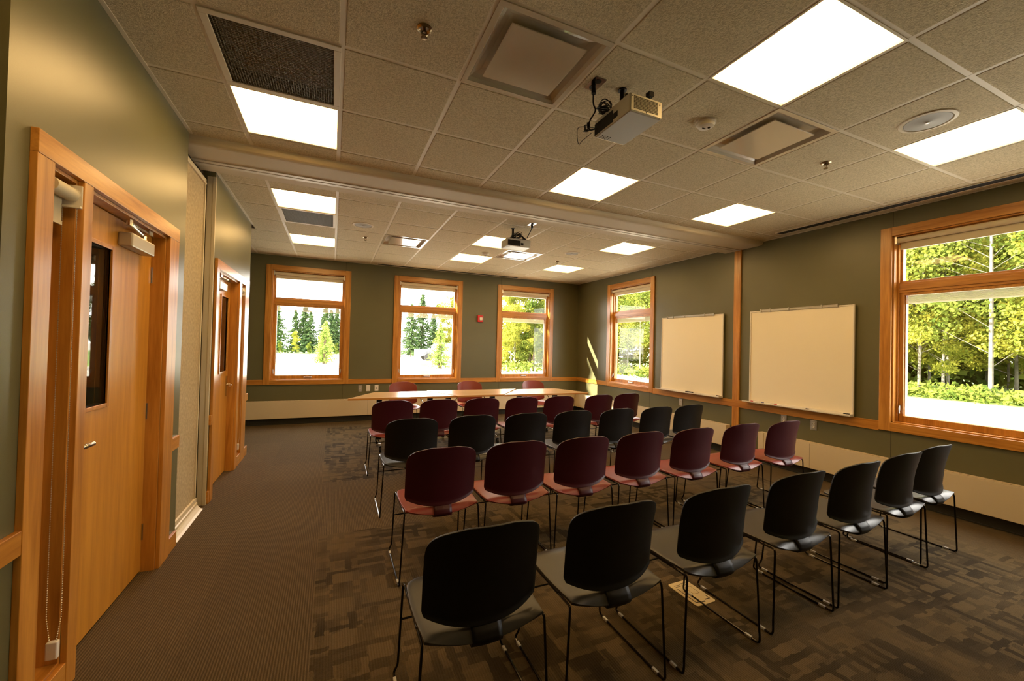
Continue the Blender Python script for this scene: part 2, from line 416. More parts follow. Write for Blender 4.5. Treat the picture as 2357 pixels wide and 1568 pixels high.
# partition leaf parked in pocket
pt = tag(empty('folding_partition', (XL-.05, 3.64, 0)), 'tan cloth covered folding partition panel parked in the pocket of the left wall', 'partition')
MB().box(-.02, 0, .006, .62, .10, 2.79).build('panel', 'panel_cloth', pt)
mb = MB().box(-.02, .012, .0, .008, .09, 2.83).box(-.02, .010, .612, .63, .09, 2.83)
mb.box(-.02, .014, 0, .63, 2.785, 2.80).box(-.02, .008, 0, .63, 2.80, 2.83).build('edge_trim', 'panel_trim', pt, bevel=.002)
mb = MB(); n = 9; pr = [(0.0, .105), (.012, .10), (.012, .065), (.02, .06), (.02, .04), (.028, .028), (.045, .010), (.062, .002), (.0, .002)]
for y in (0, .645): mb.v += [(x, y, z) for x, z in pr]
mb.f += [(i, (i+1) % n, n+(i+1) % n, n+i) for i in range(n)] + [tuple(range(n)), tuple(range(2*n-1, n-1, -1))]
mb.build('bottom_sweep', 'panel_trim', pt)
mb = MB().box(XL-.06, XL+.003, 4.372, 4.40, 0, CE-.05).box(XL-.018, XL+.007, 4.368, 4.385, 0, CE-.05)
struct(mb.build('trim_1', 'panel_trim', bevel=.002))
# chair rails, baseboards, post
mb = MB().box(XL, XL+.02, YREC0, D1[0], ZB+.005, ZB+.09); struct(mb.build('trim_2', 'wood_y', bevel=.002))
struct(MB().box(XL, XL+.02, D1[1], 3.585, ZB+.005, ZB+.09).build('trim_3', 'wood_y', bevel=.002))
struct(MB().box(XL, XL+.02, 4.40, D2[0], ZB+.005, ZB+.09).build('trim_4', 'wood_y', bevel=.002))
struct(MB().box(XL, XL+.02, D2[1], YREC1+.0, ZB+.005, ZB+.09).build('trim_5', 'wood_y', bevel=.002))
mb = MB()
xs = [XREC, WB[0][0], WB[0][1], WB[1][0], WB[1][1], WB[2][0], WB[2][1], XR]
for a, b in zip(xs[::2], xs[1::2]): mb.box(a, b, YB-.016, YB, ZB, ZB+.088)
struct(mb.build('trim_6', 'wood_x', bevel=.002))
mb = MB().box(XR-.016, XR, WR[0][1], YB-.016, ZB, ZB+.088).box(XR-.016, XR, WR[1][1], WR[0][0], ZB-.012, ZB+.088)
struct(mb.build('trim_7', 'wood_y', bevel=.002))
mb = MB().box(XR-.02, XR, 3.978, 4.082, ZB+.088, CE-.045).box(XR-.02, XR, 3.978, 4.082, 0, ZB-.012)
struct(mb.build('trim_8', 'wood_z', bevel=.002))
mb = MB().box(XL, XL+.018, YREC0, D1[0], 0, .105).box(XL, XL+.018, D1[1], 3.60, 0, .105).box(XL, XL+.018, 4.40, D2[0], 0, .105).box(XL, XL+.018, D2[1], YREC1+.05, 0, .105)
struct(mb.build('baseboard_left', 'wood_y', bevel=.002))
struct(MB().box(XREC, XR, YB-.012, YB, 0, .095).box(XREC, XR, YB-.022, YB-.012, 0, .012).build('baseboard_back', 'rubber_base'))
struct(MB().box(XR-.012, XR, YN, YB-.022, 0, .095).box(XR-.022, XR-.012, YN, YB-.022, 0, .012).build('baseboard_right', 'rubber_base'))

# ------------------------------------------------------------------ windows
def window(k, f, a0, a1, flip=False, wa='wood_x', shade_drop=2.555):
    w = empty('window_%d' % k, f((a0+a1)/2, ZB, 0)); struct(w); o = Vector(w.location)
    g = lambda a, b, d: tuple(Vector(f(a, b, d))-o)
    A0, A1, B0, B1 = a0+.095, a1-.095, .775, 2.685
    mb = MB().mbox(g, a0, A0, ZB+.0, ZT, -.022, 0).mbox(g, A1, a1, ZB, ZT, -.022, 0)
    mb.build('casing', 'wood_z', w, bevel=.0025)
    MB().mbox(g, A0, A1, B1, ZT, -.022, 0).build('head_casing', wa, w, bevel=.0025)
    MB().mbox(g, A0, A1, ZB, B0, -.024, 0).build('sill', wa, w, bevel=.0025)
    mb = MB().mbox(g, A0, A0+.014, B0, B1, 0, .16).mbox(g, A1-.014, A1, B0, B1, 0, .16).mbox(g, A0, A1, B1-.014, B1, 0, .16).mbox(g, A0, A1, B0, B0+.014, 0, .16)
    # stepped outer frame
    a, b = A0+.014, A1-.014
    mb.mbox(g, a, a+.016, B0+.014, B1-.014, .055, .15).mbox(g, b-.016, b, B0+.014, B1-.014, .055, .15)
    mb.build('jamb', 'wood_z', w, bevel=.0015)
    a, b = a+.016, b-.016
    mb = MB().mbox(g, a, b, 2.555, 2.671, .08, .14)
    mb.mbox(g, a, b, 2.10, 2.20, .06, .14).mbox(g, a, b, 2.125, 2.175, .05, .06)
    mb.mbox(g, a, b, 2.20, 2.222, .085, .14)
    mb.mbox(g, a, a+.02, 2.222, 2.555, .085, .14).mbox(g, b-.02, b, 2.222, 2.555, .085, .14)
    mb.build('frame', wa, w, bevel=.002)
    mb = MB().mbox(g, a, a+.035, .79, 2.10, .07, .14).mbox(g, b-.035, b, .79, 2.10, .07, .14)
    mb.mbox(g, a+.035, b-.035, .79, .85, .07, .14).mbox(g, a+.035, b-.035, 2.075, 2.10, .07, .14)
    mb.mbox(g, a+.035, a+.043, .85, 2.075, .09, .14).mbox(g, b-.043, b-.035, .85, 2.075, .09, .14)
    mb.build('sash', 'wood_z', w, bevel=.002)
    MB().mbox(g, a+.02, b-.02, 2.222, 2.555, .108, .113).build('pane', 'glass', w)
    MB().mbox(g, a+.043, b-.043, .85, 2.075, .108, .113).build('pane', 'glass', w)
    mb = MB()
    for q in range(7): mb.mbox(g, a+.045, b-.045, 2.005+q*.010, 2.0115+q*.010, .116, .136)
    mb.mbox(g, a+.045, b-.045, 1.99, 2.002, .115, .137)
    mb.build('raised_blind', 'blind_tr', w)
    c = (a0+a1)/2
    MB().mbox(g, c-.055, c+.055, .806, .822, .045, .07).mbox(g, c-.065, c-.05, .80, .83, .055, .07).mbox(g, c+.05, c+.065, .80, .83, .055, .07).build('lock_handle', 'alu', w, bevel=.003)
    for s, q in ((1, a+.012), (-1, b-.012)):
        MB().mbox(g, q-.008, q+.008, .90, .96, .058, .07).tube([g(q, .95, .058), g(q, .92, .045), g(q+s*.006, .875, .04)], .0045, 6).build('latch', 'alu', w)
    # roller shade
    r = empty('roller_shade', Vector(f(c, 2.64, .03))-o); r.parent = w; ro = Vector(f(c, 2.64, .03))
    h = lambda a, b, d: tuple(Vector(f(a, b, d))-ro)
    MB().tube([h(A0+.03, 2.636, .03), h(A1-.03, 2.636, .03)], .026, 16).build('roller', 'shade_fabric', r, smooth='auto')
    MB().mbox(h, A0+.045, A1-.045, shade_drop, 2.636, .048, .0515).mbox(h, A0+.045, A1-.045, shade_drop-.004, shade_drop+.012, .0465, .053).build('fabric', 'shade_fabric', r)
    MB().mbox(h, A0+.014, A0+.03, 2.60, 2.671, .0, .06).build('bracket', 'alu', r); MB().mbox(h, A1-.03, A1-.014, 2.60, 2.671, .0, .06).build('bracket', 'alu', r)
    return w, r
wl = [('left', WB[0]), ('middle', WB[1]), ('right', WB[2])]
for k, (nm, (a, b)) in enumerate(wl):
    w, r = window(k+1, fb, a, b)
w, r = window(4, fr, *WR[0], wa='wood_y', shade_drop=2.55)
w, r = window(5, fr, *WR[1], wa='wood_y', shade_drop=2.545)

# ------------------------------------------------------------------ doors with sidelights
def door(k, dd, dr, sl, hs):
    # dd casing extents, dr door opening, sl sidelight opening; hs = +1 handle at low-y side
    w = empty('door_%d' % k, (XL, (dd[0]+dd[1])/2, 0)); struct(w); o = Vector(w.location)
    g = lambda a, b, d: tuple(Vector(fl(a, b, d))-o)
    lo = min(dr[0], sl[0]); hi = max(dr[1], sl[1]); m0 = min(dr[1], sl[1]); m1 = max(dr[0], sl[0])
    MB().mbox(g, dd[0], lo, 0, 2.105, -.022, 0).mbox(g, hi, dd[1], 0, 2.105, -.022, 0).mbox(g, m0, m1, 0, 2.105, -.022, 0).build('casing', 'wood_z', w, bevel=.002)
    MB().mbox(g, dd[0], dd[1], 2.105, 2.19, -.024, 0).build('head_casing', 'wood_y', w, bevel=.002)
    mb = MB()
    for a, b, z0 in ((dr[0], dr[1], 0), (sl[0], sl[1], .125)):
        mb.mbox(g, a, a+.012, z0, 2.105, 0, .12).mbox(g, b-.012, b, z0, 2.105, 0, .12).mbox(g, a+.012, b-.012, 2.09, 2.105, 0, .12)
    a, b = dr
    mb.mbox(g, a+.012, a+.026, 0, 2.09, .115, .13).mbox(g, b-.026, b-.012, 0, 2.09, .115, .13)
    mb.build('jamb', 'wood_z', w, bevel=.001)
    a, b = sl
    MB().mbox(g, a, b, 0.0, .115, -.02, .0).mbox(g, a, b, .105, .125, 0, .12).mbox(g, a+.012, b-.012, .125, .16, .07, .12).build('sidelight_sill', 'wood_y', w, bevel=.002)
    MB().mbox(g, a+.012, a+.03, .16, 2.09, .07, .11).mbox(g, b-.03, b-.012, .16, 2.09, .07, .11).build('sidelight_stop', 'wood_z', w, bevel=.002)
    MB().mbox(g, a+.03, b-.03, .16, 2.09, .088, .093).build('sidelight_pane', 'door_glass', w)
    # leaf, recessed 6 cm
    a, b = dr[0]+.014, dr[1]-.014; L0, L1 = .068, .112
    v0, v1 = (a+.10, a+.385) if hs > 0 else (b-.385, b-.10)
    leaf = MB(); slab_with_holes(leaf, g, a, b, .012, 2.086, L0, L1, [(v0, v1, 1.12, 1.905)])
    lf = leaf.build('door_leaf', 'door_wood', w)
    mb = MB().mbox(g, v0-.022, v0, 1.10, 1.925, L0-.008, L1).mbox(g, v1, v1+.022, 1.10, 1.925, L0-.008, L1).mbox(g, v0, v1, 1.10, 1.12, L0-.008, L1).mbox(g, v0, v1, 1.905, 1.925, L0-.008, L1)
    mb.build('vision_frame', 'wood_z', lf, bevel=.002)
    MB().mbox(g, v0, v1, 1.12, 1.905, .074, .078).build('vision_pane', 'door_glass', lf)
    hy = a+.06 if hs > 0 else b-.06
    mb = MB().mbox(g, hy-.02, hy+.02, .84, 1.06 if hs < 0 else 1.0, L0-.01, L0).tube(fillet([g(hy, .965, L0), g(hy, .965, L0-.055), g(hy+hs*(.075 if hs > 0 else .12), .965, L0-.058)], .02), .012, 10)
    mb.build('lever_handle', 'chrome', lf, smooth='auto')
    # closer near the hinge
    c0, c1 = (b-.44, b-.14) if hs > 0 else (a+.14, a+.44)
    cl = MB().mbox(g, c0, c1, 1.945, 2.02, L0-.062, L0).build('door_closer', 'closer', lf, bevel=.008)
    e = c1-.07 if hs > 0 else c0+.07; t = c0+.0 if hs > 0 else c1-.0
    MB().tube([g(e, 2.02, L0-.03), g(e, 2.05, L0-.03)], .014, 10).tube([g(e, 2.05, L0-.03), g(t-hs*.04, 2.058, L0-.06)], .008, 8).tube([g(t-hs*.04, 2.066, L0-.06), g(e+hs*.02, 2.072, L0-.045)], .008, 8).mbox(g, e-.0, e+.06, 2.062, 2.088, L0-.055, L0-.025).tube([g(t-hs*.04, 2.045, L0-.06), g(t-hs*.04, 2.078, L0-.06)], .014, 10).build('closer_arm', 'chrome', cl)
    # hinges
    for z in (.25, 1.0, 1.85):
        hh = b if hs > 0 else a
        MB().tube([g(hh, z-.05, L0-.004), g(hh, z+.05, L0-.004)], .006, 8).build('hinge', 'chrome', lf)
    return w
door(1, D1, DR1, SL1, 1)
door(2, D2, DR2, SL2, -1)
# sidelight roller blinds with bead chains
for nm, (a, b), lab, zz in (('n', SL1, 'short cream roller blind with long bead chain in the sidelight of the nearest door', 0), ('f', SL2, 'small roller blind with bead chain in the sidelight of the far door', 0)):
    r = tag(empty('roller_blind', (XL-.004, (a+b)/2, 2.035)), lab, 'roller blind')
    hw = (b-a)/2-.02
    MB().tube([(0, -hw, 0), (0, hw-.02, 0)], .028, 18).build('roller', 'shade_fabric', r, smooth='auto')
    MB().box(-.026, -.023, -hw, hw-.025, -.12, 0).box(-.028, -.02, -hw, hw-.025, -.13, -.115).build('fabric', 'shade_fabric', r)
    MB().box(-.035, .035, hw-.018, hw-.012, -.05, .04).box(-.035, .035, hw-.03, hw-.012, -.055, -.045).lathe([(.03, hw-.02), (.03, hw-.014)], n=16, axis='y').build('bracket', 'white_plastic', r, bevel=.002)
    for xx, nme in ((-.022, 0), (.022, 1)):
        mb = MB(); n = 190; zb = -1.78
        for q in range(n):
            t = q/(n-1); z = -.05+zb*t
            x = xx*(1 if t < .93 else 1-(t-.93)/.07*.7)
            c = (x, hw-.022, z); s = .0027
            mb.v += [(c[0]+s, c[1], c[2]), (c[0]-s, c[1], c[2]), (c[0], c[1]+s, c[2]), (c[0], c[1]-s, c[2]), (c[0], c[1], c[2]+s), (c[0], c[1], c[2]-s)]
            k = len(mb.v)-6
            mb.f += [(k+a_, k+b_, k+c_) for a_, b_, c_ in ((0, 2, 4), (2, 1, 4), (1, 3, 4), (3, 0, 4), (2, 0, 5), (1, 2, 5), (3, 1, 5), (0, 3, 5))]
        mb.tube([(xx, hw-.022, -.05), (xx, hw-.022, -.05+zb*.93), (xx*.3, hw-.022, -.05+zb)], .0008, 4)
        mb.build('bead_chain', 'alu', r, fix=False)
    MB().box(-.018, .018, hw-.034, hw-.012, -1.87, -1.80).build('chain_tensioner', 'white_plastic', r, bevel=.004)

# ------------------------------------------------------------------ ceiling fixtures
def cell(i, j, far): return GX0+T*i+T/2, (GY1 if far else GY0)+T*j+T/2
H = T/2-.004
LL = {(-1, 1, 0): 'square lit ceiling panel directly behind the near dark grille, nearer half of the room', (-1, -2, 0): 'square lit ceiling panel in the near left corner above the camera',
      (3, 1, 0): 'square lit ceiling panel behind the near projector', (3, -2, 0): 'largest lit ceiling panel, close overhead at the upper right',
      (6, 1, 0): 'square lit ceiling panel just in front of the soffit toward the right-hand wall', (6, -2, 0): 'lit ceiling panel beside the round speaker at the right edge of the view',
      (-1, 0, 1): 'lit ceiling panel just behind the soffit, in front of the small far grille', (-1, 3, 1): 'lit ceiling panel behind the small far grille near the back left window',
      (3, 1, 1): 'lit ceiling panel immediately left of the far projector', (3, 3, 1): 'lit ceiling panel behind the far smoke detector',
      (6, 3, 1): 'lit ceiling panel in the far right corner of the far half', (6, 0, 1): 'lit ceiling panel just behind the soffit on the right side'}
for far, lst in ((0, lights_n), (1, lights_f)):
    for i, j in lst:
        x, y = cell(i, j, far)
        t = tag(empty('ceiling_light', (x, y, CE)), LL[(i, j, far)], 'ceiling light', 'square ceiling light panels')
        fm = MB()
        for a, b, c, d in ((-H, H, -H, -H+.012), (-H, H, H-.012, H), (-H, -H+.012, -H+.012, H-.012), (H-.012, H, -H+.012, H-.012)): fm.box(a, b, c, d, .0, .06)
        fm.build('frame', 'grid_metal', t)
        q = H-.013; MB().quad((-q, -q, .012), (-q, q, .012), (q, q, .012), (q, -q, .012)).build('diffuser', 'lamp', t, fix=False)
DL = {(1, -1, 0): 'large square glossy air diffuser overhead beside the near projector', (4, -1, 0): 'square glossy air diffuser between smoke detector and near right sprinkler',
      (1, 2, 1): 'square glossy air diffuser left of centre in the far ceiling', (4, 2, 1): 'bright square air diffuser just behind the far projector'}
for far, lst in ((0, diff_n), (1, diff_f)):
    for i, j in lst:
        x, y = cell(i, j, far)
        t = tag(empty('air_diffuser', (x, y, CE)), DL[(i, j, far)], 'air diffuser', 'square air diffusers')
        fm = MB()
        for a, b, c, d in ((-H, H, -H, -H+.03), (-H, H, H-.03, H), (-H, -H+.03, -H+.03, H-.03), (H-.03, H, -H+.03, H-.03)): fm.box(a, b, c, d, -.002, .004)
        fm.build('frame', 'diff_white', t, bevel=.001)
        pn = MB(); lv = [(H-.03, .0), (H-.04, .016), (H-.06, .030), (H-.09, .040), (H-.14, .044)]
        for r, z in lv: pn.v += [(-r, -r, z), (r, -r, z), (r, r, z), (-r, r, z)]
        for k in range(len(lv)-1):
            for q in range(4): pn.f.append((k*4+q, k*4+(q+1) % 4, (k+1)*4+(q+1) % 4, (k+1)*4+q))
        pn.f.append((16, 17, 18, 19)); pn.build('pan', 'diff_pan', t, smooth=False)
        MB().box(-.205, .205, -.205, .205, -.004, .002).build('plaque', 'diff_white', t, bevel=.002)
for i, j, far, lab in ((-1, 0, 0, 'large dark eggcrate return air grille overhead at the upper left'), (-1, 1, 1, 'small dark eggcrate return air grille in the far half of the ceiling')):
    x, y = cell(i, j, far)
    t = tag(empty('air_grille', (x, y, CE)), lab, 'air grille', 'eggcrate return grilles')
    fm = MB(); q = H-.035
    for a, b, c, d in ((-H, H, -H, -q), (-H, H, q, H), (-H, -q, -q, q), (q, H, -q, q)): fm.box(a, b, c, d, -.004, .004)
    fm.build('frame', 'grid_metal', t, bevel=.002)
    fm = MB(); n = 40
    for k in range(1, n):
        u = -q+2*q*k/n
        fm.box(u-.0009, u+.0009, -q, q, 0, .004).box(-q, q, u-.0009, u+.0009, 0, .004)
    fm.build('eggcrate', 'crate', t)
    MB().box(-q, q, -q, q, .10, .102).box(-q-.004, -q, -q, q, .004, .10).box(q, q+.004, -q, q, .004, .10).box(-q, q, -q-.004, -q, .004, .10).box(-q, q, q, q+.004, .004, .10).build('duct', 'dark', t)
for x, y, r, lab in ((3.40, 1.31, .14, 'round ceiling speaker beside the light panel at the right edge'), (.315, 5.49, .13, 'round ceiling speaker right of the small far grille'), (3.415, 5.52, .12, 'round ceiling speaker right of the far projector')):
    t = tag(empty('ceiling_speaker', (x, y, CE)), lab, 'ceiling speaker', 'round ceiling speakers')
    MB().lathe([(r, 0), (r-.004, -.006), (r-.022, -.009), (r-.026, -.004), (r-.026, .002)], n=40).build('rim', 'grid_metal', t, smooth='auto')
    MB().lathe([(r-.026, .001), (r-.03, -.006), (.012, -.011), (.01, -.012)], n=40).build('speaker_grille', 'speaker_grey', t, smooth='auto')
    MB().lathe([(.010, -.010), (.010, -.015), (.002, -.016)], n=12).build('badge', 'alu', t)
for x, y, lab in ((.355, 1.925, 'sprinkler head between the near grille and the large diffuser'), (3.47, 1.93, 'sprinkler head in front of the right-hand near diffuser'), (.385, 6.11, 'sprinkler head left of the far glossy diffuser'), (3.52, 6.17, 'sprinkler head in the far ceiling behind the far right speaker')):
    t = tag(empty('fire_sprinkler', (x, y, CE)), lab, 'sprinkler', 'ceiling sprinkler heads')
    MB().lathe([(.036, 0), (.036, -.004), (.026, -.010), (.018, -.003)], n=24).build('escutcheon', 'brass', t, smooth='auto')
    MB().tube([(0, 0, 0), (0, 0, -.02)], .007, 8).tube([(-.01, 0, -.015), (-.013, 0, -.03), (0, 0, -.043)], .0025, 6).tube([(.01, 0, -.015), (.013, 0, -.03), (0, 0, -.043)], .0025, 6).build('sprinkler_body', 'brass', t)
    MB().lathe([(.016, -.043), (.016, -.046), (.004, -.047)], n=12).build('deflector', 'brass', t)
for x, y, r, lab in ((2.18, 1.925, .062, 'round smoke detector between the near projector and the right diffuser'), (2.215, 6.19, .06, 'round smoke detector in the far ceiling in front of a light panel')):
    t = tag(empty('smoke_detector', (x, y, CE)), lab, 'smoke detector', 'ceiling smoke detectors')
    MB().lathe([(r, 0), (r, -.010), (r-.006, -.014)], n=32).build('base', 'white_plastic', t, smooth='auto')
    MB().lathe([(r-.008, -.014), (r-.014, -.030), (r-.03, -.036), (.002, -.037)], n=32).build('cover', 'white_plastic', t, smooth='auto')
    MB().box(-.02, .006, .006, .012, -.040, -.035).lathe([(.009, -.035), (.008, -.040)], c=(.014, -.012, 0), n=12).build('sensor_slot', 'dark', t)
# slot diffusers along right and back walls
for name, f2, a0, a1, e, lab in (('r', lambda a, d, z: (XR-.205-d, a, z), .35, 3.32, 0, 'long black linear slot diffuser in the ceiling along the right-hand wall'), ('b', lambda a, d, z: (a, YB-.12-d, z), .74, 3.62, 0, 'long black linear slot diffuser in the ceiling along the far wall')):
    t = tag(empty('slot_diffuser', f2((a0+a1)/2, 0, CE)), lab, 'slot diffuser'); o = Vector(t.location)
    g = lambda a, d, z: tuple(Vector(f2(a, d, z))-o)
    MB().mbox(g, a0, a1, -.045, .05, CE-.009, CE+.0).build('slot', 'dark', t)
    mb = MB().mbox(g, a0-.02, a1+.02, -.06, -.045, CE-.010, CE+.004).mbox(g, a0-.02, a1+.02, .05, .06, CE-.010, CE+.004).mbox(g, a0-.02, a0, -.045, .05, CE-.010, CE+.004).mbox(g, a1, a1+.02, -.045, .05, CE-.010, CE+.004)
    mb.build('rail', 'grid_metal', t, bevel=.002)

# ------------------------------------------------------------------ projectors
def coil(mb, c, r, n, seed):
    rnd = random.Random(seed)
    for k in range(n):
        cx, cy, cz = c[0]+rnd.uniform(-.012, .012), c[1]+rnd.uniform(-.015, .015), c[2]+rnd.uniform(-.015, .015)
        ax = Vector((rnd.uniform(-.5, .5), rnd.uniform(-.5, .5), rnd.uniform(-1, 1))).normalized(); u = ax.orthogonal().normalized(); w = ax.cross(u)
        rr = r*rnd.uniform(.75, 1.1)
        mb.tube([Vector((cx, cy, cz))+u*rr*math.cos(q*2*PI/18)+w*rr*math.sin(q*2*PI/18)*.75 for q in range(18)], .0032, 6, closed=True)
def projector(loc, rz, lab, mirror):
    t = tag(empty('projector', loc, rz), lab, 'projector')
    # body: x = short side (-.107...+.107), y = long side (0..315); connectors at x = -.107
    MB().box(-.107, .107, 0, .315, 0, .098).build('body', 'projector_grey', t, bevel=.008)
    mb = MB().box(-.100, .104, -.002, .0, .006, .092); mb.build('vent_plate', 'projector_white', t, bevel=.001)
    mb = MB()
    for i in range(26):
        for j in range(9): mb.box(-.082+i*.0062, -.0788+i*.0062, -.0032, -.002, .018+j*.0075, .023+j*.0075)
    for x, z in ((-.093, .08), (.09, .075), (0, .012)): mb.lathe([(.003, -.0034), (.003, -.002)], c=(x, 0, z), n=8, axis='y')
    mb.build('vent_holes', 'dark', t)
    mb = MB()
    for k in range(5): mb.box(-.110, -.107, .15+k*.032, .17+k*.032, .018+(k % 2)*.03, .035+(k % 2)*.03)
    mb.box(-.110, -.107, .10, .135, .02, .05).box(-.1085, -.107, .14, .31, .008, .075)
    mb.build('connector_panel', 'dark', t)
    mb = MB()
    for i in range(3):
        for j in range(4): mb.lathe([(.0035, -.001), (.0035, .0)], c=(-.08+j*.018, .27+i*.014, 0), n=8)
    mb.build('speaker_holes', 'dark', t)
    lb = MB().lathe([(.034, .107), (.034, .122), (.028, .126)], c=(0, .26, .045), n=24, axis='x').build('lens_barrel', 'projector_white', t, smooth='auto')
    MB().lathe([(.026, .1265), (.020, .128), (.004, .129)], c=(0, .26, .045), n=20, axis='x').build('lens', 'lens', lb, smooth='auto')
    MB().box(-.09, .09, .03, .27, .099, .104).box(-.03, .03, .17, .23, .104, .14).tube([(0, .2, .13), (0, .2, CE-loc[2])], .014, 12).tube([(-.07, .05, .104), (-.05, .10, .15)], .01, 8).tube([(.05, .05, .104), (.05, .03, .135)], .010, 8).box(.035, .065, .015, .045, .125, .15).lathe([(.025, CE-loc[2]-.006), (.025, CE-loc[2])], c=(0, .2, 0), n=24).build('ceiling_mount', 'black_plastic', t)
    return t
p1 = projector((1.482, 1.692, 2.697), 0, 'near ceiling projector with pale vented end hanging beside the large diffuser', 0)
p2 = projector((1.93, 4.71, 2.697), -PI/2, 'far ceiling projector hanging in front of the bright diffuser beyond the soffit', 1)
p2.rotation_euler = (0, 0, PI/2); p2.location = (2.245, 4.72, 2.697)
# its connectors must face the camera: body long side along x
for (lx, ly), lab in (((1.31, 1.912), 'chrome cable plate in the ceiling left of the near projector'), ((2.175, 4.445), 'small cable plate in the ceiling above the far projector')):
    t = tag(empty('ceiling_outlet', (lx, ly, CE)), lab, 'outlet')
    MB().box(-.038, .038, -.058, .058, -.004, 0).build('plate', 'chrome', t, bevel=.001)
    MB().lathe([(.018, -.006), (.018, -.004)], c=(-.0, -.028, 0), n=16).lathe([(.018, -.006), (.018, -.004)], c=(0, .028, 0), n=16).build('socket', 'dark', t)
t = tag(empty('projector_cable', (1.31, 1.93, CE)), 'black power cable with coiled loops between ceiling plate and near projector', 'cable')
mb = MB().tube([(0, 0, -.004), (0, -.004, -.05)], .013, 10)
mb.tube(fillet([(0, 0, -.05), (.0, .0, -.11), (.01, -.02, -.15), (-.005, .03, -.19), (0, .04, -.24), (.05, .04, -.215)], .03), .0042, 8)
mb.tube([(-.004, .037, -.195), (-.001, .038, -.225)], .009, 8); mb.build('power_lead', 'black_plastic', t, smooth='auto')
mb = MB(); coil(mb, (.055, -.03, -.135), .048, 9, 3); mb.build('cable_coil', 'black_plastic', t, smooth='auto')
mb = MB().tube(fillet([(.055, .06, -.20), (-.02, .05, -.215), (-.07, .05, -.23), (-.075, .04, -.30), (-.07, .03, -.345), (-.045, .04, -.31), (.05, .08, -.22)], .025), .0018, 6)
coil(mb, (.0, .06, -.215), .02, 3, 5); mb.build('thin_lead', 'black_plastic', t, smooth='auto')
t = tag(empty('projector_cable', (2.175, 4.445, CE)), 'black power cable and coil hanging on top of the far projector', 'cable')
mb = MB().tube([(0, 0, -.004), (0, -.004, -.05)], .014, 10)
mb.tube(fillet([(0, 0, -.05), (-.0, .04, -.08), (0.0, .13, -.135)], .03), .005, 8); mb.build('power_lead', 'black_plastic', t, smooth='auto')
mb = MB(); coil(mb, (-.10, .16, -.11), .045, 9, 4); coil(mb, (-.17, .15, -.12), .035, 5, 9); mb.build('cable_coil', 'black_plastic', t, smooth='auto')

# ------------------------------------------------------------------ convector covers
def convector(name, f, a0, a1, lab, seams, endcap=None):
    t = tag(empty('convector_heater', f((a0+a1)/2, 0, 0)), lab, 'heater', 'cream wall convectors'); o = Vector(t.location)
    g = lambda a, b, d: tuple(Vector(f(a, b, d))-o)
    MB().mbox(g, a0, a1, .115, .405, -.092, -.0125).build('cover', 'cream', t, bevel=.003)
    mb = MB(); n = int((a1-a0)/.05)
    mb.mbox(g, a0, a1, .405, .414, -.092, -.085).mbox(g, a0, a1, .405, .414, -.02, -.0125)
    for k in range(n):
        a = a0+(a1-a0)*(k+.5)/n; mb.mbox(g, a-.019, a+.019, .405, .412, -.085, -.02)
    mb.build('top_grille', 'cream', t)
    mb = MB()
    for s in seams: mb.mbox(g, s-.001, s+.001, .118, .402, -.0928, -.092)
    if seams: mb.build('joint', 'seam', t)
    if endcap is not None: MB().mbox(g, endcap, endcap+.075, .11, .416, -.096, -.0125).build('end_cap', 'cream', t, bevel=.003)
    return t
convector('b', fb, -1.9, XR-.10, 'long cream convector cover along the foot of the far wall', [.63, 2.9])
convector('r', fr, 4.185, YB-.10, 'cream convector cover at the foot of the right wall beyond the wooden post', [6.2], 4.11)
convector('n', fr, .0, 3.56, 'nearer cream convector cover under the large window and near whiteboard', [3.0, 1.2], 3.56)

# ------------------------------------------------------------------ whiteboards
def board(a0, a1, lab, r0, r1):
    t = tag(empty('whiteboard', (XR, (a0+a1)/2, .79)), lab, 'whiteboard', 'wall whiteboards'); o = Vector(t.location)
    g = lambda a, b, d: tuple(Vector(fr(a, b, d))-o)
    MB().mbox(g, a0+.012, a1-.012, .80, 2.0, -.034, -.026).build('writing_surface', 'whiteboard', t)
    MB().mbox(g, a0, a0+.014, .79, 2.01, -.04, -.021).mbox(g, a1-.014, a1, .79, 2.01, -.04, -.021).mbox(g, a0+.014, a1-.014, 1.996, 2.01, -.04, -.021).mbox(g, a0+.014, a1-.014, .79, .812, -.04, -.021).build('frame', 'white_plastic', t, bevel=.001)
    MB().mbox(g, a0-.0, a1+.05, .785, .79, -.11, -.021).mbox(g, a0, a1+.05, .79, .802, -.113, -.108).mbox(g, a0-.004, a0+.002, .786, .81, -.113, -.03).build('pen_tray', 'white_plastic', t, bevel=.001)
    mb = MB().mbox(g, r0, r1, 1.998, 2.003, -.05, -.046).mbox(g, r0, r1, 2.018, 2.023, -.05, -.046).mbox(g, r0, r1, 2.0, 2.02, -.043, -.040)
    for a in (r0, r0+(r1-r0)*.18, r0+(r1-r0)*.6, r0+(r1-r0)*.86, r1): mb.mbox(g, a-.006, a+.006, 1.99, 2.03, -.056, -.040)
    mb.build('paper_clip_rail', 'alu', t, bevel=.001)
    MB().mbox(g, a0+.03, a0+.095, .80, .812, -.0415, -.040).build('maker_badge', 'dark', t)
    return t
board(2.592, 3.812, 'nearer large whiteboard between the wooden post and the large window', 2.755, 3.655)
board(4.23, 5.45, 'farther whiteboard between the narrow window and the wooden post', 4.39, 5.31)
def marker(y, m, lab, ln=.125):
    t = tag(empty('marker', (XR-.07, y, .799)), lab, 'marker', 'markers on the whiteboard trays')
    MB().lathe([(.003, -ln/2), (.008, -ln/2+.003), (.008, ln/2-.04)], n=12, axis='y').build('barrel', 'marker_white', t, smooth='auto')
    MB().lathe([(.009, ln/2-.04), (.009, ln/2-.002), (.006, ln/2)], n=12, axis='y').build('cap', m, t, smooth='auto')
marker(3.70, 'marker_red', 'red capped marker at the far end of the nearer whiteboard tray')
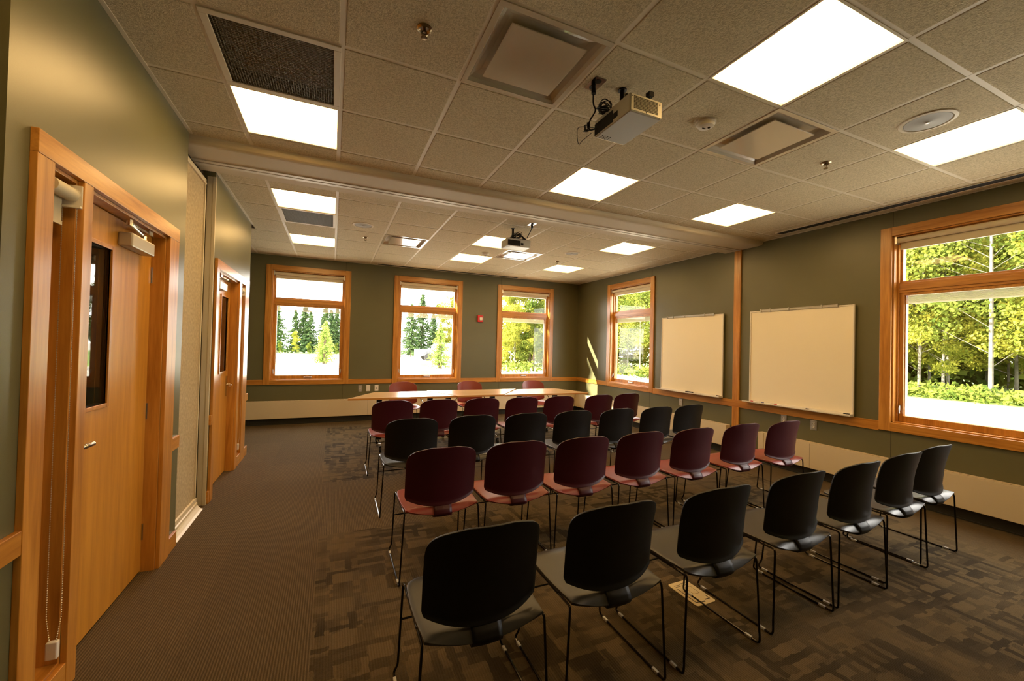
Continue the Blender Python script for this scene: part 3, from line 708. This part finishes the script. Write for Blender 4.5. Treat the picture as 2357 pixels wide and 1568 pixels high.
marker(3.55, 'marker_blue', 'blue capped marker on the nearer whiteboard tray')
marker(3.38, 'marker_red', 'pinkish capped marker in the middle of the nearer whiteboard tray')
marker(3.00, 'marker_black', 'black capped marker toward the near end of the nearer whiteboard tray')
t = tag(empty('board_eraser', (XR-.07, 4.80, .791)), 'black eraser on the tray of the farther whiteboard', 'eraser')
MB().box(-.022, .022, -.06, .06, 0, .012).build('felt', 'marker_black', t); MB().box(-.022, .022, -.06, .06, .012, .024).build('handle', 'black_plastic', t, bevel=.003)

# ------------------------------------------------------------------ outlets, alarm, floor plate
def outlet(f, a, z, kind, lab):
    t = tag(empty('wall_outlet', f(a, z, 0)), lab, 'outlet', 'wall outlets'); o = Vector(t.location)
    g = lambda p, q, d: tuple(Vector(f(a+p, z+q, -d))-o)
    w = .035
    MB().mbox(g, -w, w, -.057, .057, 0, .006).build('plate', 'alu' if kind == 'duplex' else 'white_plastic', t, bevel=.002)
    mb = MB()
    if kind == 'duplex':
        for q in (-.02, .02): mb.mbox(g, -.012, -.008, q-.006, q+.006, .0085, .009).mbox(g, .008, .012, q-.006, q+.006, .0085, .009)
        s = MB()
        for q in (-.02, .02): s.mbox(g, -.017, .017, q-.014, q+.014, .006, .0085)
        s.build('socket', 'white_plastic', t, bevel=.002)
    elif kind == 'phone': mb.mbox(g, -.01, .004, .008, .022, .006, .007).mbox(g, -.01, .004, -.018, -.004, .006, .007)
    else: mb.lathe([(.004, .0), (.004, .007)], n=8, axis='y').mbox(g, -.003, .003, -.035, -.029, .006, .007)
    mb.build('slots', 'dark', t)
outlet(fb, .50, .60, 'duplex', 'leftmost of three wall plates under the far wall chair rail, metal power outlet')
outlet(fb, .64, .605, 'blank', 'middle of three wall plates under the far wall chair rail, blank cream plate')
outlet(fb, .79, .605, 'phone', 'right of three wall plates under the far wall chair rail, data jacks')
outlet(fr, 5.03, .61, 'duplex', 'power outlet under the farther whiteboard')
outlet(fr, 3.36, .62, 'duplex', 'power outlet under the nearer whiteboard, partly behind a maroon chair')
outlet(fr, 3.01, .61, 'duplex', 'metal power outlet right of the last maroon chair, under the nearer whiteboard')
t = tag(empty('fire_alarm', (2.825, YB, 2.02)), 'small red fire alarm strobe on the far wall between the middle and right windows', 'fire alarm')
MB().box(-.06, .06, -.045, 0, -.07, .07).build('housing', 'red_alarm', t, bevel=.006)
MB().box(-.025, .04, -.062, -.045, -.035, .028).build('strobe', 'white_plastic', t, bevel=.008)
t = tag(empty('floor_box', (2.02, 1.83, 0)), 'tan floor box plate set in the carpet under the nearest row of black chairs', 'floor box')
P = [(-.065, -.115), (.065, -.115), (.075, -.105), (.075, .105), (.065, .115), (-.065, .115), (-.075, .105), (-.075, -.105)]
MB().prism(P, 0, .004).build('cover_plate', 'plate_tan', t, bevel=.001)
mb = MB().box(-.05, .052, .070, .073, .004, .0045).box(-.05, .0, .083, .086, .004, .0045).box(.01, .05, .09, .093, .004, .0045).box(.01, .013, .083, .093, .004, .0045)
for a, b, c, d in ((.0, .045, -.02, .05),): mb.box(a, b, c, c+.0015, .004, .0045).box(a, b, d, d+.0015, .004, .0045).box(a, a+.0015, c, d, .004, .0045).box(b, b+.0015, c, d, .004, .0045)
mb.box(-.055, -.05, -.085, .055, .004, .0045).box(-.055, -.018, -.09, -.082, .004, .0045).box(.02, .06, -.085, -.078, .004, .0045).box(.055, .060, -.085, -.055, .004, .0045).box(-.03, .01, -.098, -.088, .004, .0045)
mb.build('grooves', 'plate_groove', t)

# ------------------------------------------------------------------ chairs
def make_chair(seatm, backm, col):
    root = empty('stacking_chair')
    def back(u, v):
        # u across, v up
        s = 2*u-1; zt = .825; 
        w = .224
        if v > .64:
            k = (v-.64)/.36; w = .224*(max(0, 1-k**3.4))**(1/2.7) if k < 1 else .08
        x = s*w
        zb = .450+.040*(abs(x)/.222)**2.4
        z = zb+(zt-zb)*v
        if v > .62:
            z = zb+(zt-zb)*v
        if v < .05: x *= .97+.03*(v/.05)
        lean = .034*(1-v) - .026*max(0, v-.45)**1.4/.43 - .012
        y = lean + .056*(abs(x)/.222)**2.1 - (.010*(1-v/.07)**2 if v < .07 else 0)
        return (x, y, z)
    mb = MB().grid(back, 26, 30)
    # neck strap folding under the seat
    pts = [(.040, .50), (.034, .474), (.016, .450), (-.004, .432), (-.013, .410), (-.004, .394), (.03, .388), (.10, .388)]
    wd = [.075, .066, .058, .056, .057, .060, .060, .055]
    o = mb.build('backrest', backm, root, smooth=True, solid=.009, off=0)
    md = o.modifiers.new('bev', 'BEVEL'); md.width = .003; md.segments = 2; md.limit_method = 'ANGLE'; md.angle_limit = math.radians(60)
    mn = MB(); nk = len(pts)
    def neck(u, v):
        q = v*(nk-1); i = min(int(q), nk-2); f = q-i
        y = pts[i][0]*(1-f)+pts[i+1][0]*f; z = pts[i][1]*(1-f)+pts[i+1][1]*f; w = wd[i]*(1-f)+wd[i+1]*f
        return ((2*u-1)*w, y+.006*(2*u-1)**2, z)
    mn.grid(neck, 6, 28).build('back_support', backm, root, smooth=True, solid=.010, off=0)
    def seat(u, v):
        s = 2*u-1
        hw = .226+.012*math.sin(PI*min(1, v*1.1))
        if v > .72:
            k = (v-.72)/.28; hw *= (max(0, 1-k**2.6))**(1/2.4) if k < 1 else .30
            hw = max(hw, .06)
        x = s*hw; y = .0+.445*v - .012*(1-s*s)*(1-v)
        z = .452 - .010*(1-abs(s)**2)*math.sin(PI*min(1, v)) 
        if v < .09: z -= .046*(1-v/.09)**1.6*(1-abs(s)**2.2)
        if v > .80: z -= .022*((v-.8)/.2)**2
        return (x, y, z)
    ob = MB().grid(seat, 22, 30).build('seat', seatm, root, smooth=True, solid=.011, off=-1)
    md = ob.modifiers.new('bev', 'BEVEL'); md.width = .003; md.segments = 2; md.limit_method = 'ANGLE'; md.angle_limit = math.radians(60)
    # steel rod frame
    R = .0052
    for s in (-1, 1):
        MB().tube(fillet([(s*.255, .030, R), (s*.256, -.006, R), (s*.234, .004, .425), (s*.232, .012, .433), (s*.232, .05, .433)], .022), R, 8).build('leg', 'frame_black', root, smooth='auto')
        MB().tube(fillet([(s*.255, .45, R), (s*.254, .478, R+.006), (s*.240, .462, .05), (s*.232, .425, .425), (s*.232, .38, .433)], .020), R, 8).build('leg', 'frame_black', root, smooth='auto')
        sk = MB().tube([(s*.255, .030, R), (s*.255, .45, R)], R, 8).build('skid', 'frame_black', root, smooth='auto')
        MB().tube([(s*.232, .05, .433), (s*.232, .38, .433)], R, 8).build('seat_rail', 'frame_black', root, smooth='auto')
        for y in (.055, .43): MB().box(s*.255-.0065, s*.255+.0065, y-.018, y+.018, 0, .013).build('glide', 'glide', sk, bevel=.002)
        MB().box(s*.225-.012, s*.225+.012, .10, .33, .4285, .441).build('seat_bracket', 'black_plastic', root, bevel=.002)
    MB().tube([(-.237, .437, .262), (.237, .437, .262)], .0045, 8).build('crossbar', 'frame_black', root, smooth='auto')
    return root
protoB = make_chair('seat_black', 'black_plastic', 'black'); protoM = make_chair('maroon_lit', 'maroon_shaded', 'maroon'); protoT = make_chair('maroon_lit', 'maroon_lit', 'maroon')  # protoT backs take the lighter maroon, painting in light on their fronts
used = set()
def place(proto, x, y, rz, lab, grp):
    if proto.name not in used:
        used.add(proto.name); o = proto
    else: o = copy_tree(proto)
    o.location = (x, y, 0); o.rotation_euler = (0, 0, rz); tag(o, lab, 'chair', grp)
ordn = ['first', 'second', 'third', 'fourth', 'fifth', 'sixth', 'seventh']
rows = [(protoB, 'black', 'nearest row', 'black chairs in the nearest row', [(.54, 1.39), (1.125, 1.39), (1.74, 1.385), (2.375, 1.40), (2.945, 1.405), (3.53, 1.44), (4.06, 1.48)]),
        (protoM, 'maroon', 'second row from the camera', 'maroon chairs in the second row', [(.66, 2.52), (1.182, 2.52), (1.705, 2.50), (2.25, 2.51), (2.80, 2.50), (3.41, 2.52), (3.97, 2.50)]),
        (protoB, 'black', 'third row from the camera', 'black chairs in the third row', [(.655, 3.56), (1.215, 3.58), (1.755, 3.56), (2.295, 3.57), (2.845, 3.56), (3.395, 3.56), (3.922, 3.59)]),
        (protoM, 'maroon', 'farthest row before the tables', 'maroon chairs in the fourth row', [(.645, 4.73), (1.17, 4.71), (1.705, 4.71), (2.235, 4.69), (2.77, 4.67), (3.41, 4.68), (3.94, 4.74)])]
for proto, col, rn, grp, pos in rows:
    for k, (x, y) in enumerate(pos):
        w = 'leftmost' if k == 0 else ('rightmost' if k == 6 else ordn[k]+' from the left')
        place(proto, x, y, random.uniform(-.012, .012), '%s plastic chair, %s in the %s' % (col, w, rn), grp)
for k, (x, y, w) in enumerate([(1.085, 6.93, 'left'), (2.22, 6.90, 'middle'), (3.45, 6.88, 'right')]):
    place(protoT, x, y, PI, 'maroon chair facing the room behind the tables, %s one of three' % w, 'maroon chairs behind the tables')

# ------------------------------------------------------------------ trapezoid tables
def table(n0, n1, f0, f1, yn, yf, z, lab, legs):
    cx = (n0+n1+f0+f1)/4
    t = tag(empty('trapezoid_table', (cx, (yn+yf)/2, 0)), lab, 'table', 'trapezoid folding tables'); oy = (yn+yf)/2
    P = [(n0-cx, yn-oy), (n1-cx, yn-oy), (f1-cx, yf-oy), (f0-cx, yf-oy)]
    MB().prism(P, z-.026, z).build('tabletop', 'table_wood', t, bevel=.0015)
    Q = [(p[0]*1.001, p[1]*1.003) for p in P]
    MB().prism(Q, z-.024, z-.003).build('edge_band', 'table_edge', t)
    for x in legs:
        x -= cx
        lg = MB().box(x-.035, x+.035, -.03, .03, .12, z-.026).box(x-.08, x+.08, -.20, .20, z-.034, z-.026).build('leg', 'black_plastic', t, bevel=.003)
        MB().tube(fillet([(x, -.25, .075), (x, -.20, .10), (x, .20, .10), (x, .25, .075)], .03), .016, 10).build('foot', 'chrome', lg, smooth='auto')
        MB().tube([(x+(.05 if x < 0 else -.05), 0, .55), (x+(.17 if x < 0 else -.17), 0, z-.03)], .006, 8).build('strut', 'chrome', lg, smooth='auto')
        for s in (-1, 1):
            MB().lathe([(.034, -.012), (.034, .012)], c=(x, s*.255, .034), n=18, axis='x').box(x-.016, x+.016, s*.255-.012, s*.255+.012, .04, .085).build('caster', 'black_plastic', lg, smooth='auto')
table(.20, 1.63, .58, 1.345, 5.64, 6.30, .738, 'pale wood table with slanted end, left of the three joined tables', [.62, 1.33])
table(1.635, 2.345, 1.35, 2.855, 5.61, 6.31, .743, 'pale wood trapezoid table in the middle of the joined row', [1.60, 2.30])
table(2.35, 3.83, 2.86, 3.60, 5.60, 6.28, .738, 'pale wood table with slanted end, right of the three joined tables', [2.75, 3.4])

# ------------------------------------------------------------------ outside
struct(MB().quad((-60, -20, GZ), (80, -20, GZ), (80, 120, GZ), (-60, 120, GZ)).build('ground', 'gravel', fix=False))
def patch(name, pts, z, m, lab, cat):
    return tag(MB().prism(pts, GZ, z).build(name, m), lab, cat)
patch('lawn', [(20.5, -12), (60, -12), (60, 60), (13, 60), (9.5, 27), (17.8, 22), (20, 12)], GZ+.03, 'grass', 'green verge and wood floor beyond the gravel outside the right-hand windows', 'grass')
patch('lawn', [(-35, 50), (8, 50), (8, 100), (-35, 100)], GZ+.03, 'grass', 'grass below the conifers beyond the car park', 'grass')
def leaves(mb, c, r, n, s, rnd, flat=1.):
    for _ in range(n):
        u = rnd.uniform(0, 1)**.45; th = rnd.uniform(0, 2*PI); ph = math.acos(rnd.uniform(-1, 1))
        p = Vector((c[0]+r*u*math.sin(ph)*math.cos(th), c[1]+r*u*math.sin(ph)*math.sin(th), c[2]+r*flat*u*math.cos(ph)))
        a = Vector((rnd.gauss(0, 1), rnd.gauss(0, 1), rnd.gauss(0, 1))).normalized(); b = a.orthogonal().normalized()
        q = s*rnd.uniform(.6, 1.3); a *= q; b *= q*.7
        mb.quad(tuple(p-a), tuple(p-b), tuple(p+a), tuple(p+b))
def broadleaf(seed, h, m, nl=46, per=300, ls=.062, trunk='bark'):
    rnd = random.Random(seed); root = empty('broadleaf_tree')
    lean = rnd.uniform(-.4, .4); ly = rnd.uniform(-.4, .4)
    P = lambda t: (lean*t*t, ly*t*t, h*t)
    tb = MB().tube([P(k/6*.93) for k in range(7)], [.062*(1-.13*k) for k in range(7)], 8)
    mb = MB()
    for k in range(nl):
        t = rnd.uniform(.17, 1.0); sp = (1.5 if t < .75 else 1.0)*h/10; a = rnd.uniform(0, 2*PI); rad = rnd.uniform(.1, 1)*sp*1.15
        p = P(t); c = (p[0]+rad*math.cos(a), p[1]+rad*math.sin(a), p[2]*.98)
        tb.tube([P(max(.1, t-.09)), c], [.010, .004], 5)
        leaves(mb, c, rnd.uniform(.5, .95)*h/10, per, ls, rnd, .75)
    tb.build('trunk', trunk, root, smooth='auto'); mb.build('foliage', m, root, fix=False)
    return root
def conifer(seed, h, w, m='needles'):
    rnd = random.Random(seed); root = empty('conifer_tree')
    MB().tube([(0, 0, 0), (0, 0, h*.97)], [.16, .03], 8).build('trunk', 'bark_dark', root)
    mb = MB(); z = h*.08
    while z < h*.99:
        f = 1-z/h; r = w*f**.8*rnd.uniform(.7, 1.1)+.08
        for k in range(int(5+6*f)):
            a = rnd.uniform(0, 2*PI); rr = r*rnd.uniform(.6, 1.1)
            for q in range(9):
                t = (q+1)/9; px = rr*t*math.cos(a); py = rr*t*math.sin(a); pz = z-.22*rr*t+rnd.uniform(-.1, .1)
                leaves(mb, (px, py, pz), .2*h/12, 2, .22*h/12, rnd, .4)
        z += h*.028
    mb.build('foliage', m, root, fix=False)
    return root
BT = [broadleaf(1, 9.5, 'leaf_yellow'), broadleaf(2, 8.2, 'leaf_yellow'), broadleaf(3, 10.5, 'leaf_green'), broadleaf(4, 7.5, 'leaf_yellow', 36), broadleaf(5, 4.2, 'leaf_green', 34, 260, .05, 'bark_dark')]
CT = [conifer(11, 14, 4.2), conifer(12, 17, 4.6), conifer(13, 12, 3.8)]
done = set()
def plant(lst, i, x, y, s, lab, cat, grp, z=GZ, rz=None):
    p = lst[i % len(lst)]
    o = p if p.name not in done else copy_tree(p)
    done.add(p.name)
    o.location = (x, y, z); o.scale = (s, s, s); o.rotation_euler = (0, 0, random.uniform(0, 6) if rz is None else rz)
    tag(o, lab, cat, grp)
rnd = random.Random(5)
# wood seen through the large right-hand window
for k in range(27):
    x = 21.3+rnd.uniform(0, 1)*2+4.2*(k // 9); y = 4.0+(k % 9)*1.25+rnd.uniform(-.5, .5)+(k//9)*1.0
    plant(BT[:4], k, x, y, rnd.uniform(.85, 1.2), 'slender yellowing broadleaf tree in the wood outside the large right-hand window', 'tree', 'trees outside the large right-hand window')
for k in range(16):
    x = 16.5+rnd.uniform(0, 3)+3*(k//8); y = 18+(k % 8)*1.4+rnd.uniform(-.5, .5)
    plant(BT[:4], k+1, x, y, rnd.uniform(.8, 1.0), 'yellow green broadleaf tree outside the narrow window near the corner', 'tree', 'trees outside the narrow corner window')
for k in range(12):
    x = 11.0+(k % 6)*1.3+rnd.uniform(-.4, .4)+(k//6)*2; y = 25+rnd.uniform(-1, 1)+(k//6)*4
    plant(BT[3:], k, x, y, rnd.uniform(.75, .95) if k % 2 == 0 else 1.25, 'bushy yellow green tree outside the rightmost far window', 'tree', 'trees outside the rightmost far window')
for k in range(8):
    x = 8.6+k*1.5+rnd.uniform(-.4, .4); y = 52+rnd.uniform(-2, 2)
    plant(CT if k < 3 else BT[:2], k, x, y, .46 if k < 3 else rnd.uniform(.7, .95), 'pale tree behind the parked truck outside the middle far window', 'tree', 'trees outside the middle far window')
for k, (px, s_) in enumerate([(-6.4, .44), (-4.5, .40), (-3.4, .46), (-2.7, .40), (-.9, .46), (-.2, .42), (.5, .44), (1.6, .40), (2.4, .45)]):
    plant(CT, k, px*1.0, 60+rnd.uniform(-1, 1), s_*(1, .84, 1.17)[k % 3], 'dark conifer beyond the car park outside the left far window', 'tree', 'conifers outside the left far window')
for k in range(7):
    plant(BT, 3+k % 2, -7+k*1.5, 54+rnd.uniform(-1, 1), .36, 'low yellow bush in front of the far conifers', 'bush', 'low bushes beyond the car park')
# unseen conifers added to keep sun off lower panes, left of every window view
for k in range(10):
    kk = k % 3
    plant(CT, kk, -17.5+k*1.15, 15.2+1.2*(k % 2), (11.15+.4*((k*5) % 3))/(14, 17, 12)[kk], 'unseen tall conifer added left of the building to shade the lower panes', 'tree', 'unseen sun-blocking conifers beside the building')
sm = conifer(21, 3.1, .95, 'needles_light'); sm.name = 'small_conifer'; sm.location = (-.5, 33, GZ); tag(sm, 'small bright green conifer standing alone in the car park outside the left far window', 'tree')
sm = conifer(22, 3.0, 1.0, 'needles_light'); sm.name = 'small_conifer'; sm.location = (6.6, 27, GZ); tag(sm, 'small yellow green tree in front of the parked truck', 'tree')
# undergrowth along the wood edge
mb = MB(); r2 = random.Random(9)
for k in range(150):
    leaves(mb, (r2.uniform(20.6, 22.5), r2.uniform(2, 16), GZ+.25), .55, 34, .09, r2, .7)
for k in range(90):
    leaves(mb, (r2.uniform(15.5, 17.5), r2.uniform(17, 29), GZ+.3), .6, 30, .09, r2, .7)
for k in range(60):
    leaves(mb, (r2.uniform(10, 17), r2.uniform(22.5, 24.5), GZ+.3), .6, 30, .09, r2, .7)
tag(mb.build('undergrowth', 'leaf_green', fix=False), 'leafy green undergrowth along the edge of the wood', 'undergrowth', kind='stuff')
mb = MB()
for k in range(330):
    leaves(mb, (r2.uniform(31, 34), r2.uniform(2, 26), 10*r2.random()**1.5), 1.5, 90, .24, r2, .8)
tag(mb.build('thicket', 'leaf_green', fix=False), 'dark thicket deep inside the wood behind the slender trunks', 'thicket', kind='stuff')
mb = MB()
for k in range(170):
    leaves(mb, (r2.uniform(21, 24), r2.uniform(20, 33), r2.uniform(0, 6.5)), 1.1, 90, .15, r2, .8)
for k in range(110):
    leaves(mb, (r2.uniform(13, 20), r2.uniform(31, 34), r2.uniform(0, 4.6)), 1.1, 80, .16, r2, .8)
tag(mb.build('hedge_foliage', 'leaf_yellow', fix=False), 'dense yellow green foliage closing the view outside the two windows at the far corner', 'foliage', kind='stuff')
# truck, bollard, rock
t = tag(empty('pickup_truck', (8.3, 38.5, GZ+.03)), 'white pickup truck parked outside the middle far window', 'truck')
MB().prism([(-.9, .55), (4.5, .55), (4.5, 1.05), (2.6, 1.15), (2.2, 1.75), (.9, 1.8), (.45, 1.15), (-.9, 1.1)], -.9, .9)
mb = MB(); prf = [(-1.0, .45), (4.4, .45), (4.4, 1.05), (2.9, 1.12), (2.3, 1.72), (.95, 1.76), (.6, 1.12), (-1.0, 1.08)]; n = len(prf)
mb.v = [(x, y, z) for y in (0, 1.8) for x, z in prf]; mb.f = [tuple(range(n)), tuple(range(2*n-1, n-1, -1))]+[(i, (i+1) % n, n+(i+1) % n, n+i) for i in range(n)]
mb.build('body', 'car_white', t, bevel=.04)
MB().box(1.05, 2.25, -.01, .0, 1.15, 1.62).build('side_glass', 'car_glass', t)
for x in (0, 3.3):
    for y in (-.02, 1.62): MB().lathe([(.36, 0), (.37, .03), (.37, .19), (.36, .2)], c=(x, y, .37), n=24, axis='y').build('wheel', 'tyre', t)
    MB().tube([(x+.44*math.cos(a*PI/10), -.01, .42+.44*math.sin(a*PI/10)) for a in range(11)], .03, 6).build('wheel_arch', 'tyre', t)
t = tag(empty('bollard_light', (2.86, 14, GZ)), 'grey square bollard light outside the middle far window', 'bollard')
MB().box(-.13, .13, -.13, .13, 0, .72).build('post', 'bollard', t, bevel=.01); MB().box(-.13, .13, -.13, .13, .86, .96).build('cap', 'bollard', t, bevel=.01)
MB().box(-.11, .11, -.11, .11, .72, .86).build('lamp_glass', 'white_plastic', t)
mb = MB(); rk = random.Random(3)
mb.lathe([(.05, -.1), (.38, .05), (.42, .2), (.30, .36), (.1, .42)], n=9)
mb.v = [(x*rk.uniform(.85, 1.15), y*rk.uniform(.85, 1.15), z*rk.uniform(.9, 1.1)) for x, y, z in mb.v]
o = mb.build('boulder', 'rock', smooth=False); o.location = (.33, 14.5, GZ+.02); tag(o, 'brown boulder outside the lower right corner of the left far window', 'boulder')

# ------------------------------------------------------------------ light
w = bpy.data.worlds.new('sky'); bpy.context.scene.world = w; w.use_nodes = True
bg = w.node_tree.nodes['Background']; bg.inputs['Color'].default_value = (1.0, .96, .88, 1); bg.inputs['Strength'].default_value = 17.0
sl = bpy.data.lights.new('sun', 'SUN'); so = bpy.data.objects.new('sun', sl); C.objects.link(so)
sl.energy = 62; sl.angle = math.radians(.53); sl.color = (1, .90, .68)
so.rotation_euler = Vector((1.95, -1.0, -1.34)).to_track_quat('-Z', 'Y').to_euler(); so.location = (-10, 20, 20)

# ------------------------------------------------------------------ camera
cam = bpy.data.cameras.new('camera'); co = bpy.data.objects.new('camera', cam); C.objects.link(co)
M = [[0.9155214981598043, -0.40153309240670865, 0.02432204986289354], [0.027802804308537286, 0.002842893341765033, -0.9996093847248677], [0.40130710245373014, 0.9158401026706315, 0.013766475962946792]]
R = Matrix(((M[0][0], -M[1][0], -M[2][0]), (M[0][1], -M[1][1], -M[2][1]), (M[0][2], -M[1][2], -M[2][2])))
co.matrix_world = Matrix.Translation((0, 0, 1.46095)) @ R.to_4x4()
cam.sensor_width = 36; cam.sensor_fit = 'HORIZONTAL'; cam.lens = 942.4466/2357*36; cam.clip_start = .02; cam.clip_end = 500
s = bpy.context.scene; s.camera = co
s.view_settings.view_transform = 'Standard'; s.view_settings.look = 'None'; s.view_settings.gamma = 1; s.view_settings.use_curve_mapping = False
s.view_settings.exposure = -0.18
try:
    s.cycles.max_bounces = 10; s.cycles.diffuse_bounces = 6; s.cycles.glossy_bounces = 5; s.cycles.transparent_max_bounces = 16; s.cycles.sample_clamp_indirect = 6
except Exception: pass
